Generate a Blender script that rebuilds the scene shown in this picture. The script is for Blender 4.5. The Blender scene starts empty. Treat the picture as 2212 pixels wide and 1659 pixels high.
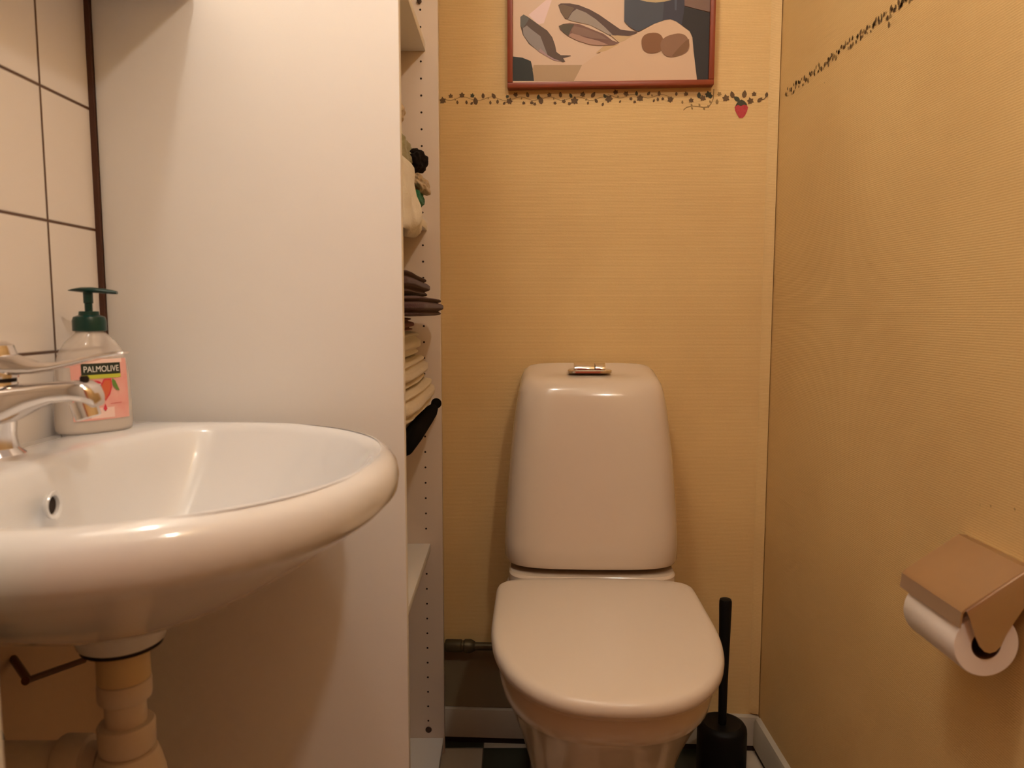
import bpy, bmesh, math, random
from mathutils import Vector, Matrix, noise
random.seed(7)
PI = math.pi
C = bpy.context.scene.collection
S = bpy.context.scene

# ------------------------------------------------------------------ camera, world, exposure
H = 0.94                       # camera height
PITCH = math.radians(5.53)
FPX = 1600.0
cam_d = bpy.data.cameras.new('camera')
cam_d.sensor_width = 36.0
cam_d.lens = 36.0 * FPX / 2212.0
cam_d.clip_start = 0.02
cam_d.dof.use_dof = True
cam_d.dof.focus_distance = 1.42
cam_d.dof.aperture_fstop = 6.5
cam = bpy.data.objects.new('camera', cam_d)
C.objects.link(cam)
cam.location = (0, 0, H)
cam.rotation_euler = (PI/2 - PITCH, 0, 0)
S.camera = cam

w = bpy.data.worlds.new('world')
S.world = w
w.use_nodes = True
bg = w.node_tree.nodes['Background']
bg.inputs[0].default_value = (0.70, 0.13, 0.05, 1)  # red-brown ambient added to redden the shadows
bg.inputs[1].default_value = 0.42

S.view_settings.view_transform = 'Standard'
S.view_settings.look = 'None'
S.view_settings.gamma = 1
S.view_settings.exposure = -0.07

LAMP_COL = (1.0, 0.905, 0.79)
# (x, y, z, globe radius, watt-like strength)
LAMPS = [(0.40, -0.15, 2.02, 0.040, 290.0), (-0.22, 0.58, 2.21, 0.045, 196.0)]

# room measures
XL, XR = -0.54, 0.53
YC = 1.52                      # right rear corner
PSI = math.radians(3.0)        # the rear wall is a little out of square
CEIL = 2.42
YFRONT = -0.9

# ------------------------------------------------------------------ pixel helpers (measuring only)
def ray(px, py):
    x = px - 1106.0; u = 829.5 - py
    return Vector((x, FPX*math.cos(PITCH) + u*math.sin(PITCH), u*math.cos(PITCH) - FPX*math.sin(PITCH)))
def atY(px, py, Y):
    r = ray(px, py); t = Y/r.y
    return Vector((r.x*t, Y, H + r.z*t))
def atX(px, py, X):
    r = ray(px, py); t = X/r.x
    return Vector((X, r.y*t, H + r.z*t))
def backY(x, off=0.0):
    return YC + (XR - x)*math.tan(PSI) - off/math.cos(PSI)
def atBack(px, py, off=0.0):
    r = ray(px, py)
    # Y = YC + (XR-X) tan - off
    t = (YC + XR*math.tan(PSI) - off/math.cos(PSI)) / (r.y + r.x*math.tan(PSI))
    return Vector((r.x*t, r.y*t, H + r.z*t))

# ------------------------------------------------------------------ materials
def lin(c):
    c = c/255.0
    return c/12.92 if c <= 0.04045 else ((c+0.055)/1.055)**2.4
def rgb(r, g, b): return (lin(r), lin(g), lin(b), 1)
def alb(r, g, b):              # reflectance of a colour seen under the warm lamps
    k = (0.80, 0.60, 0.36)
    return tuple(min(0.9, max(0.004, lin(v)/q)) for v, q in zip((r, g, b), k)) + (1,)
MATS = {}
def mat(name, color, rough=0.5, metal=0.0, spec=0.5, bump=None, mottle=None, trans=0.0, ior=1.45, coat=0.0, sheen=0.0, sss=0.0):
    if name in MATS: return MATS[name]
    m = bpy.data.materials.new(name); m.use_nodes = True
    nt = m.node_tree; N = nt.nodes; L = nt.links
    p = N['Principled BSDF']
    p.inputs['Base Color'].default_value = color
    p.inputs['Roughness'].default_value = rough
    p.inputs['Metallic'].default_value = metal
    p.inputs['Specular IOR Level'].default_value = spec
    p.inputs['Transmission Weight'].default_value = trans
    p.inputs['IOR'].default_value = ior
    p.inputs['Coat Weight'].default_value = coat
    p.inputs['Sheen Weight'].default_value = sheen
    tc = N.new('ShaderNodeTexCoord')
    if mottle:
        sc, amt, col2 = mottle
        nz = N.new('ShaderNodeTexNoise'); nz.inputs['Scale'].default_value = sc; nz.inputs['Detail'].default_value = 4
        L.new(tc.outputs['Object'], nz.inputs['Vector'])
        rp = N.new('ShaderNodeValToRGB')
        rp.color_ramp.elements[0].position = 0.5 - 0.28; rp.color_ramp.elements[1].position = 0.5 + 0.28
        rp.color_ramp.elements[0].color = tuple(color[i]*(1-amt)+col2[i]*amt for i in range(3)) + (1,)
        rp.color_ramp.elements[1].color = color
        L.new(nz.outputs['Fac'], rp.inputs['Fac']); L.new(rp.outputs['Color'], p.inputs['Base Color'])
    if bump:
        sc, st, dist = bump
        nz = N.new('ShaderNodeTexNoise'); nz.inputs['Scale'].default_value = sc; nz.inputs['Detail'].default_value = 3
        L.new(tc.outputs['Object'], nz.inputs['Vector'])
        b = N.new('ShaderNodeBump'); b.inputs['Strength'].default_value = st; b.inputs['Distance'].default_value = dist
        L.new(nz.outputs['Fac'], b.inputs['Height']); L.new(b.outputs['Normal'], p.inputs['Normal'])
    MATS[name] = m
    return m

def wallpaper():
    m = bpy.data.materials.new('woven_wallpaper'); m.use_nodes = True
    nt = m.node_tree; N = nt.nodes; L = nt.links; p = N['Principled BSDF']
    p.inputs['Roughness'].default_value = 0.62
    p.inputs['Specular IOR Level'].default_value = 0.35
    tc = N.new('ShaderNodeTexCoord')
    mp = N.new('ShaderNodeMapping'); mp.inputs['Scale'].default_value = (1, 1, 1)
    L.new(tc.outputs['Object'], mp.inputs['Vector'])
    wv = N.new('ShaderNodeTexWave'); wv.wave_type = 'BANDS'; wv.bands_direction = 'Z'
    wv.inputs['Scale'].default_value = 105; wv.inputs['Distortion'].default_value = 1.6
    wv.inputs['Detail'].default_value = 3; wv.inputs['Detail Scale'].default_value = 2.5
    L.new(mp.outputs['Vector'], wv.inputs['Vector'])
    nz = N.new('ShaderNodeTexNoise'); nz.inputs['Scale'].default_value = 260; nz.inputs['Detail'].default_value = 2
    L.new(tc.outputs['Object'], nz.inputs['Vector'])
    big = N.new('ShaderNodeTexNoise'); big.inputs['Scale'].default_value = 3.5; big.inputs['Detail'].default_value = 3
    L.new(tc.outputs['Object'], big.inputs['Vector'])
    ad = N.new('ShaderNodeMath'); ad.operation = 'ADD'
    L.new(wv.outputs['Fac'], ad.inputs[0]); L.new(nz.outputs['Fac'], ad.inputs[1])
    rp = N.new('ShaderNodeValToRGB')
    rp.color_ramp.elements[0].position = 0.3; rp.color_ramp.elements[1].position = 0.8
    rp.color_ramp.elements[0].color = (0.71, 0.485, 0.208, 1)
    rp.color_ramp.elements[1].color = (0.755, 0.53, 0.235, 1)
    h = N.new('ShaderNodeMath'); h.operation = 'MULTIPLY'; h.inputs[1].default_value = 0.5
    L.new(ad.outputs[0], h.inputs[0]); L.new(h.outputs[0], rp.inputs['Fac'])
    mx = N.new('ShaderNodeMix'); mx.data_type = 'RGBA'; mx.blend_type = 'MULTIPLY'
    r2 = N.new('ShaderNodeValToRGB')
    r2.color_ramp.elements[0].color = (0.94, 0.92, 0.90, 1); r2.color_ramp.elements[0].position = 0.35
    r2.color_ramp.elements[1].color = (1, 1, 1, 1); r2.color_ramp.elements[1].position = 0.6
    L.new(big.outputs['Fac'], r2.inputs['Fac'])
    mx.inputs['Factor'].default_value = 1.0
    L.new(rp.outputs['Color'], mx.inputs['A']); L.new(r2.outputs['Color'], mx.inputs['B'])
    L.new(mx.outputs['Result'], p.inputs['Base Color'])
    b = N.new('ShaderNodeBump'); b.inputs['Strength'].default_value = 0.22; b.inputs['Distance'].default_value = 0.0008
    L.new(ad.outputs[0], b.inputs['Height']); L.new(b.outputs['Normal'], p.inputs['Normal'])
    return m

def grid_mat(name, axes, size, origin, width, c_tile, c_line, rough, checker=None, angle=0.0):
    """square tiles with joints, axes = two of 'XYZ' (object space)"""
    m = bpy.data.materials.new(name); m.use_nodes = True
    nt = m.node_tree; N = nt.nodes; L = nt.links; p = N['Principled BSDF']
    p.inputs['Roughness'].default_value = rough
    tc = N.new('ShaderNodeTexCoord')
    mp = N.new('ShaderNodeMapping'); mp.inputs['Rotation'].default_value = (0, 0, angle)
    L.new(tc.outputs['Object'], mp.inputs['Vector'])
    sp = N.new('ShaderNodeSeparateXYZ'); L.new(mp.outputs['Vector'], sp.inputs[0])
    outs = []; cells = []
    for ax, o in zip(axes, origin):
        a = N.new('ShaderNodeMath'); a.operation = 'SUBTRACT'; a.inputs[1].default_value = o
        L.new(sp.outputs[ax], a.inputs[0])
        d = N.new('ShaderNodeMath'); d.operation = 'DIVIDE'; d.inputs[1].default_value = size
        L.new(a.outputs[0], d.inputs[0])
        fl = N.new('ShaderNodeMath'); fl.operation = 'FLOOR'; L.new(d.outputs[0], fl.inputs[0]); cells.append(fl)
        f = N.new('ShaderNodeMath'); f.operation = 'FRACT'; L.new(d.outputs[0], f.inputs[0])
        s5 = N.new('ShaderNodeMath'); s5.operation = 'SUBTRACT'; s5.inputs[1].default_value = 0.5; L.new(f.outputs[0], s5.inputs[0])
        ab = N.new('ShaderNodeMath'); ab.operation = 'ABSOLUTE'; L.new(s5.outputs[0], ab.inputs[0])
        outs.append(ab)
    mxm = N.new('ShaderNodeMath'); mxm.operation = 'MAXIMUM'
    L.new(outs[0].outputs[0], mxm.inputs[0]); L.new(outs[1].outputs[0], mxm.inputs[1])
    mr = N.new('ShaderNodeMapRange'); e = 0.5 - width/size/2
    mr.inputs['From Min'].default_value = e - 0.006; mr.inputs['From Max'].default_value = e + 0.004
    L.new(mxm.outputs[0], mr.inputs['Value'])
    mx = N.new('ShaderNodeMix'); mx.data_type = 'RGBA'
    mx.inputs['A'].default_value = c_tile; mx.inputs['B'].default_value = c_line
    if checker:
        sm = N.new('ShaderNodeMath'); sm.operation = 'ADD'
        L.new(cells[0].outputs[0], sm.inputs[0]); L.new(cells[1].outputs[0], sm.inputs[1])
        md = N.new('ShaderNodeMath'); md.operation = 'PINGPONG'; md.inputs[1].default_value = 1.0
        L.new(sm.outputs[0], md.inputs[0])
        ck = N.new('ShaderNodeMix'); ck.data_type = 'RGBA'
        ck.inputs['A'].default_value = c_tile; ck.inputs['B'].default_value = checker
        L.new(md.outputs[0], ck.inputs['Factor']); L.new(ck.outputs['Result'], mx.inputs['A'])
    L.new(mr.outputs['Result'], mx.inputs['Factor'])
    L.new(mx.outputs['Result'], p.inputs['Base Color'])
    b = N.new('ShaderNodeBump'); b.invert = True; b.inputs['Strength'].default_value = 0.8; b.inputs['Distance'].default_value = 0.001
    L.new(mr.outputs['Result'], b.inputs['Height']); L.new(b.outputs['Normal'], p.inputs['Normal'])
    return m

M_PAPER = wallpaper()
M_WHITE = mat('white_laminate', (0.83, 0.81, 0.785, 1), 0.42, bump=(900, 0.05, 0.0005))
M_INNER = mat('darker_laminate', (0.70, 0.585, 0.48, 1), 0.42, bump=(900, 0.05, 0.0005))  # darker, warmer tone of the white laminate for the far panel
M_PORC = mat('porcelain', (0.72, 0.715, 0.72, 1), 0.13, coat=0.4)
M_CIST = mat('toilet_porcelain', (0.66, 0.545, 0.42, 1), 0.16, coat=0.3)
M_LID = mat('lid_plastic', (0.67, 0.565, 0.45, 1), 0.30, bump=(700, 0.03, 0.0004))
M_CHROME = mat('chrome', (0.80, 0.76, 0.74, 1), 0.14, metal=1.0)
M_STEEL = mat('brushed_steel', (0.62, 0.50, 0.40, 1), 0.34, metal=1.0, mottle=(14, 0.35, (0.42, 0.30, 0.20)))
M_BLACK = mat('black_plastic', (0.004, 0.0045, 0.0045, 1), 0.5, spec=0.25)
M_DARK = mat('dark_gap', (0.02, 0.010, 0.006, 1), 0.8)
M_PAINT = mat('painted_trim', (0.50, 0.45, 0.36, 1), 0.45, mottle=(9, 0.3, (0.35, 0.30, 0.2)))
M_PLAIN = mat('plain_wall_paint', (0.60, 0.42, 0.27, 1), 0.7)
M_CEIL = mat('ceiling_paint', (0.80, 0.78, 0.73, 1), 0.8)
M_IVY = mat('stencil_paint_brown', (0.10, 0.055, 0.022, 1), 0.7, mottle=(120, 0.6, (0.20, 0.12, 0.045)))
M_IVYG = mat('stencil_paint_green', (0.055, 0.055, 0.028, 1), 0.7)
M_IVYL = mat('stencil_paint_light', (0.28, 0.18, 0.065, 1), 0.7)
M_RED = mat('strawberry_paint', (0.42, 0.022, 0.028, 1), 0.6, mottle=(260, 0.5, (0.62, 0.10, 0.10)))
M_TILE = grid_mat('white_wall_tile', 'YZ', 0.1525, (0.876, H - 0.0465), 0.0032, (0.82, 0.775, 0.75, 1), (0.10, 0.045, 0.02, 1), 0.16)
M_FLOOR = grid_mat('checked_floor', 'XY', 0.1, (-0.062, 1.522), 0.0022, (0.55, 0.47, 0.36, 1), (0.10, 0.08, 0.06, 1), 0.35,
                   checker=(0.035, 0.040, 0.024, 1), angle=0.0)

# ------------------------------------------------------------------ mesh helpers
def finish(bm, name, m, parent=None, smooth=35, loc=None):
    bmesh.ops.recalc_face_normals(bm, faces=bm.faces[:])
    for f in bm.faces: f.smooth = True
    a = math.radians(smooth)
    for e in bm.edges:
        if len(e.link_faces) == 2:
            try:
                if e.calc_face_angle(0) > a: e.smooth = False
            except Exception: pass
    me = bpy.data.meshes.new(name); bm.to_mesh(me); bm.free()
    for k in (m if isinstance(m, (list, tuple)) else [m]): me.materials.append(k)
    o = bpy.data.objects.new(name, me); C.objects.link(o)
    if parent: o.parent = parent
    if loc: o.location = loc
    return o
def thing(name, label, cat, loc=(0, 0, 0), rotz=0, group=None):
    o = bpy.data.objects.new(name, None); C.objects.link(o)
    o.empty_display_size = 0.05
    o.location = loc; o.rotation_euler = (0, 0, rotz)
    tag(o, label, cat, group); return o
def tag(o, label, cat, group=None):
    o['label'] = label; o['category'] = cat
    if group: o['group'] = group
    return o
def struct(o):
    o['kind'] = 'structure'; return o
def box(bm, x0, x1, y0, y1, z0, z1, bev=0.0, seg=2, mi=0):
    r = bmesh.ops.create_cube(bm, size=1)
    vs = r['verts']
    for v in vs:
        v.co = Vector(((x0+x1)/2 + v.co.x*(x1-x0), (y0+y1)/2 + v.co.y*(y1-y0), (z0+z1)/2 + v.co.z*(z1-z0)))
    fs = list({f for v in vs for f in v.link_faces})
    for f in fs: f.material_index = mi
    if bev > 0:
        es = list({e for v in vs for e in v.link_edges})
        bmesh.ops.bevel(bm, geom=es, offset=bev, segments=seg, profile=0.5, affect='EDGES')
def loft(bm, rings, cap0=True, cap1=True, closed=True, mi=0):
    R = [[bm.verts.new(p) for p in r] for r in rings]
    n = len(R[0])
    for a, b in zip(R, R[1:]):
        for i in range(n if closed else n-1):
            j = (i+1) % n
            f = bm.faces.new((a[i], a[j], b[j], b[i])); f.material_index = mi
    if cap0: bm.faces.new(R[0][::-1]).material_index = mi
    if cap1: bm.faces.new(R[-1]).material_index = mi
    return R
def lathe(bm, prof, c=(0, 0, 0), n=40, axis='Z', cap0=True, cap1=True, mi=0, sx=1, sy=1):
    rings = []
    for r, h in prof:
        ring = []
        for i in range(n):
            a = 2*PI*i/n; u, v = r*math.cos(a)*sx, r*math.sin(a)*sy
            if axis == 'Z': p = (c[0]+u, c[1]+v, c[2]+h)
            elif axis == 'Y': p = (c[0]+u, c[1]+h, c[2]+v)
            else: p = (c[0]+h, c[1]+u, c[2]+v)
            ring.append(p)
        rings.append(ring)
    loft(bm, rings, cap0, cap1, mi=mi)
def tube(bm, pts, rad, n=16, mi=0):
    pts = [Vector(p) for p in pts]
    if not isinstance(rad, (list, tuple)): rad = [rad]*len(pts)
    rings = []
    for i, p in enumerate(pts):
        t = (pts[min(i+1, len(pts)-1)] - pts[max(i-1, 0)]).normalized()
        up = Vector((0, 0, 1)) if abs(t.z) < 0.9 else Vector((1, 0, 0))
        s = t.cross(up).normalized(); q = s.cross(t).normalized()
        rings.append([p + rad[i]*(math.cos(2*PI*k/n)*s + math.sin(2*PI*k/n)*q) for k in range(n)])
    loft(bm, rings, mi=mi)
def spow(v, e): return math.copysign(abs(v)**e, v)
def extrude_poly(bm, pts, axis, a0, a1, bev=0.0, mi=0, seg=2):
    """pts 2-D; axis the extrusion axis. X:(y,z) Y:(x,z) Z:(x,y)"""
    def P(p, a): return {'X': (a, p[0], p[1]), 'Y': (p[0], a, p[1]), 'Z': (p[0], p[1], a)}[axis]
    A = [bm.verts.new(P(p, a0)) for p in pts]; B = [bm.verts.new(P(p, a1)) for p in pts]
    n = len(pts); fs = [bm.faces.new(A[::-1]), bm.faces.new(B)]
    for i in range(n): fs.append(bm.faces.new((A[i], A[(i+1) % n], B[(i+1) % n], B[i])))
    for f in fs: f.material_index = mi
    if bev: bmesh.ops.bevel(bm, geom=list({e for f in fs for e in f.edges}), offset=bev, segments=seg, profile=0.5, affect='EDGES')

# ------------------------------------------------------------------ room shell
YB_L, YB_R = backY(XL - 0.1), backY(XR + 0.1)
bm = bmesh.new()
box(bm, XL-0.1, XR+0.1, YFRONT, YB_L + 0.1, -0.05, 0)
struct(finish(bm, 'floor', M_FLOOR))
bm = bmesh.new()
box(bm, XL-0.1, XR+0.1, YFRONT, YB_L + 0.1, CEIL, CEIL+0.05)
struct(finish(bm, 'ceiling', M_CEIL))
bm = bmesh.new()
extrude_poly(bm, [(XL-0.1, YB_L), (XR+0.1, YB_R), (XR+0.1, YB_L+0.1), (XL-0.1, YB_L+0.1)], 'Z', 0, CEIL)
wall_back_bm = bm

def leaf(bm, P, U, V, s, rot, mi, kind=0):
    """a small stencilled leaf on a wall: P point, U right, V up"""
    if kind == 0:   # ivy leaf
        sh = [(0, 1.0), (.35, .45), (.85, .35), (.62, -.15), (.75, -.6), (.2, -.55), (0, -.8), (-.2, -.55), (-.75, -.6), (-.62, -.15), (-.85, .35), (-.35, .45)]
    else:
        sh = [(0, 1.1), (.45, .5), (.6, 0), (.45, -.55), (0, -.9), (-.45, -.55), (-.6, 0), (-.45, .5)]
    c, n = math.cos(rot), math.sin(rot)
    vs = [bm.verts.new(P + U*((a*c - b*n)*s) + V*((a*n + b*c)*s)) for a, b in sh]
    bm.faces.new(vs).material_index = mi
def stroke(bm, pts, wdt, U, V, mi):
    vs = []
    for a, b in zip(pts, pts[1:]):
        d = (b-a).normalized(); q = (d.dot(U)*V - d.dot(V)*U).normalized()*wdt
        bm.faces.new([bm.verts.new(p) for p in (a-q, b-q, b+q, a+q)]).material_index = mi

Ub = Vector((math.cos(PSI), -math.sin(PSI), 0)); Vb = Vector((0, 0, 1))
PXM = 1.57/1600          # metres per pixel on the rear wall
rnd = random.Random(3)
OFF = 0.0006
seqx = 958
k = 0
while seqx < 1440:
    dy = 0 if seqx < 1260 else -5
    lst = [(0, 1, 6.2, 1), (15, -10, 4.2, 1), (37, -10, 4.6, 1), (64, -8, 3.6, 2), (29, 7, 2.8, 1), (48, 4, 3.4, 1), (24, -3, 2.0, 3), (58, 9, 3.0, 1)]
    for ax, ay, s, mi in lst:
        x = seqx + ax + rnd.uniform(-3, 3); y = 216 + dy + ay + rnd.uniform(-2, 2)
        if x > 1440: continue
        leaf(wall_back_bm, atBack(x, y, OFF), Ub, Vb, 1.35*s*PXM*rnd.uniform(.85, 1.15), rnd.uniform(-.7, .7), mi, rnd.choice((0, 1)))
    pts = [atBack(seqx + t, 216 + dy - 3 + 4*math.sin(t/9.0 + k), OFF*.7) for t in range(0, 73, 8)]
    stroke(wall_back_bm, pts, 0.5*PXM, Ub, Vb, 3)
    seqx += 71; k += 1
for x, y, s, r, mi, kd in [(1461, 203, 3.6, 0, 1, 1), (1482, 203, 4.6, .2, 1, 0), (1474, 221, 3, 0, 3, 1), (1493, 217, 5, .1, 1, 0), (1510, 206, 5.5, 0, 2, 1),
                           (1518, 212, 6, .3, 1, 0), (1530, 204, 6.5, .2, 2, 0), (1535, 208, 4.6, 1, 2, 0), (1549, 220, 4.4, 0, 3, 1), (1554, 203, 4.4, .5, 3, 0),
                           (1568, 212, 7, .2, 1, 0), (1582, 205, 6.2, .3, 1, 1), (1592, 214, 6.5, .9, 2, 1), (1608, 204, 6.8, -.1, 1, 1), (1621, 218, 6.6, .3, 1, 0),
                           (1629, 203, 4.8, .1, 1, 0), (1641, 216, 5.4, -.8, 1, 1), (1656, 205, 4.6, -.1, 1, 1), (1448, 215, 6.2, .9, 1, 0), (1421, 215, 3.6, 0, 1, 1)]:
    leaf(wall_back_bm, atBack(x, y, OFF*1.3), Ub, Vb, 1.2*s*PXM, r, mi, kd)
def bstroke(pp, wd, mi): stroke(wall_back_bm, [atBack(x, y, OFF*.8) for x, y in pp], wd*PXM, Ub, Vb, mi)
bstroke([(1476, 238), (1483, 232), (1494, 229), (1508, 230), (1520, 232), (1531, 231), (1537, 222), (1541, 212), (1542, 192)], 0.9, 3)
bstroke([(1641, 217), (1651, 214), (1656, 207)], 0.8, 1)
for x, y in [(1494, 227), (1495, 234), (1511, 227), (1521, 235), (1530, 230), (1534, 220)]:
    leaf(wall_back_bm, atBack(x, y, OFF), Ub, Vb, 3.2*PXM, .4, 3, 1)
wb = struct(finish(wall_back_bm, 'wall_back', [M_PAPER, M_IVY, M_IVYG, M_IVYL]))
# strawberry painted at the end of the border
bm = bmesh.new()
pts = [(1587, 231), (1591, 227), (1601, 226), (1612, 227), (1616, 231), (1614, 240), (1609, 250), (1604, 255), (1597, 255), (1592, 247), (1588, 239)]
bm.faces.new([bm.verts.new(atBack(x, y, .0010)) for x, y in pts]).material_index = 0
pts = [(1588, 230), (1592, 222), (1597, 217), (1602, 215), (1608, 218), (1613, 224), (1614, 228), (1607, 226), (1600, 229), (1594, 226)]
bm.faces.new([bm.verts.new(atBack(x, y, .0013)) for x, y in pts]).material_index = 1
sb = finish(bm, 'painted_strawberry', [M_RED, M_IVYG], wb)
sb['label'] = 'red strawberry painted at the end of the leaf border'

bm = bmesh.new()
box(bm, XR, XR+0.1, YFRONT, YB_L+0.1, 0, CEIL)
Ur = Vector((0, -1, 0))
rnd = random.Random(11)
for i in range(180):
    t = i/179.0
    px = 1699 + (2560-1699)*t**1.15; py = 203 - 0.79*(px-1699)
    for q in range(2):
        P = atX(px + rnd.uniform(-3, 3), py + rnd.uniform(-9, 9), XR - OFF)
        P.z = max(min(P.z, H + .447), H + .40) if rnd.random() < .5 else P.z
        leaf(bm, P, Ur, Vb, rnd.uniform(.0022, .0052), rnd.uniform(-.8, .8), rnd.choice((1, 1, 3)), rnd.choice((0, 1)))
leaf(bm, atX(1920, 54, XR-OFF), Ur, Vb, .005, .2, 1, 1)
for x, y, s in ((2140, 1093, .0016), (2192, 1100, .0018), (2117, 1091, .0010), (1781, 179, .0014)):
    leaf(bm, atX(x, y, XR-OFF), Ur, Vb, s, .7, 3, 1)
struct(finish(bm, 'wall_right', [M_PAPER, M_IVY, M_IVYG, M_IVYL]))

bm = bmesh.new()
box(bm, XL-0.1, XL-0.006, YFRONT, YB_L+0.1, 0, CEIL)
struct(finish(bm, 'wall_left', M_PLAIN))
bm = bmesh.new()
box(bm, XL-0.006, XL, 0.43, 0.9795, 0.742, CEIL-0.001)
struct(finish(bm, 'wall_left_tiling', M_TILE))
# front wall stub with the door jamb beside the wash basin
bm = bmesh.new()
box(bm, XL-0.006, -0.292, 0.30, 0.405, 0, CEIL, 0.003)
struct(finish(bm, 'wall_front', M_WHITE))
bm = bmesh.new()
box(bm, XL-0.1, XR+0.1, YFRONT-0.05, YFRONT, 0, CEIL)
# hall side is left open behind the viewer: only the far cheek of the door opening exists
bm.free()

# baseboards
bm = bmesh.new()
def bp(s, d): # s = X coordinate along the wall, d = distance from it
    return Vector((s, backY(s), 0)) + Vector((-math.sin(PSI), -math.cos(PSI), 0))*d
prof = [(0.0, .014), (.013, .014), (.013, .066), (.010, .0755), (0.0, .078)]
loft(bm, [[bp(s, d) + Vector((0, 0, z)) for d, z in prof] for s in (-0.150, XR-0.0005)])
struct(finish(bm, 'baseboard_back', M_PAINT))
bm = bmesh.new()
loft(bm, [[(XR - d, y, z) for d, z in prof] for y in (0.0, YC-0.014)])
struct(finish(bm, 'baseboard_right', M_PAINT))
bm = bmesh.new()
loft(bm, [[bp(s, d) + Vector((0, 0, z)) for d, z in [(.002, 0), (.009, 0), (.009, .0135), (.002, .0135)]] for s in (-0.150, XR-0.0005)])
loft(bm, [[(XR - d, y, z) for d, z in [(.002, 0), (.009, 0), (.009, .0135), (.002, .0135)]] for y in (0.0, YC-0.014)])
struct(finish(bm, 'trim_1', M_DARK))
# thin dark olive strip on the wall under the water pipe
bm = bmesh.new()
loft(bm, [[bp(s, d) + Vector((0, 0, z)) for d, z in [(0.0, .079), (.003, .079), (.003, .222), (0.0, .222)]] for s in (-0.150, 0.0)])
struct(finish(bm, 'trim_2', mat('dark_wall_strip', (0.25, 0.20, 0.11, 1), 0.8, mottle=(20, .3, (0.16, 0.13, 0.07)))))
# gap shadow between tiles and cupboard, put in as a dark brown strip
bm = bmesh.new()
box(bm, XL+0.0002, XL+0.0062, 0.9745, 0.9797, 0.742, CEIL-0.002)
struct(finish(bm, 'trim_3', mat('gap_shadow', (0.07, 0.025, 0.012, 1), 0.7)))
# paper fold at the right corner
bm = bmesh.new()
loft(bm, [[Vector((XR-.0004, YC-.0005, z)), Vector((XR-.020, backY(XR-.020)-.0004, z)), Vector((XR-.012, backY(XR-.012)-.0060, z)), Vector((XR-.002, YC-.0085, z))] for z in (.082, CEIL-.001)])
struct(finish(bm, 'trim_4', M_PAPER, smooth=80))

# ------------------------------------------------------------------ tall open shelving unit
XF = -0.144; Y0 = 0.980; Y1 = 1.500
unit = thing('shelving_unit', 'tall white open shelving unit between the wash basin and the rear wall', 'shelving unit', (XF-0.2, 1.25, 0))
def U_(x, y, z): return (x-(XF-0.2), y-1.25, z)
def ubox(name, x0, x1, y0, y1, z0, z1, m=M_WHITE, bev=.001, parent=unit):
    b = bmesh.new(); ox, oy = XF-0.2, 1.25
    box(b, x0-ox, x1-ox, y0-oy, y1-oy, z0, z1, bev, 2)
    return finish(b, name, m, parent)
ubox('side_panel', XL+.0065, XF, Y0, Y0+.016, 0.001, CEIL-.002)
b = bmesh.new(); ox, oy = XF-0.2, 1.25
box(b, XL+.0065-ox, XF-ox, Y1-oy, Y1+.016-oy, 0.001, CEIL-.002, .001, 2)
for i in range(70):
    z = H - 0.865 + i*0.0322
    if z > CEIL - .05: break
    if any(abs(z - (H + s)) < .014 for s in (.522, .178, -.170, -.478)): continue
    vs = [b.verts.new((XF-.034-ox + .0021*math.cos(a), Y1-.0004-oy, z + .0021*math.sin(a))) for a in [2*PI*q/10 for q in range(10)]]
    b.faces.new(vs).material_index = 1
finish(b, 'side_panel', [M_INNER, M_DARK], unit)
ubox('back_panel', XL+.0066, XL+.0095, Y0+.0165, Y1-.0005, .06, CEIL-.003, bev=0)
SH = [('shelf', H+.522), ('shelf', H+.178), ('shelf', H-.170), ('shelf', H-.478)]
for nm, zt in SH:
    ubox(nm, XL+.010, XF-.025, Y0+.0165, Y1-.0005, zt-.0155, zt)
ubox('shelf', XL+.010, XF-.002, Y0+.0165, Y1-.0005, .021, .037)
ubox('plinth', XF-.03, XF-.014, Y0+.0165, Y1-.0005, .001, .0205)
b = bmesh.new()
p = atY(926, 1576, Y1-.0006)
lathe(b, [(.0066, 0), (.0066, -.0012), (.0055, -.0020)], (p.x-ox, p.y-oy, p.z), 20, 'Y')
finish(b, 'screw_cap', mat('brown_cap', (.05, .022, .010, 1), .5), unit)['label'] = 'dark brown round screw cap'
for nm, (px, py) in (('shelf_pin', (906, 3)), ('shelf_pin', (908, 87))):
    b = bmesh.new(); p = atY(px, py, Y1-.0006)
    lathe(b, [(.0045, 0), (.0045, -.006), (.003, -.007)], (p.x-ox, p.y-oy, p.z - (.004 if py > 50 else 0)), 14, 'Y')
    finish(b, nm, mat('brown_cap', (.05, .022, .010, 1), .5), unit)

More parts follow.
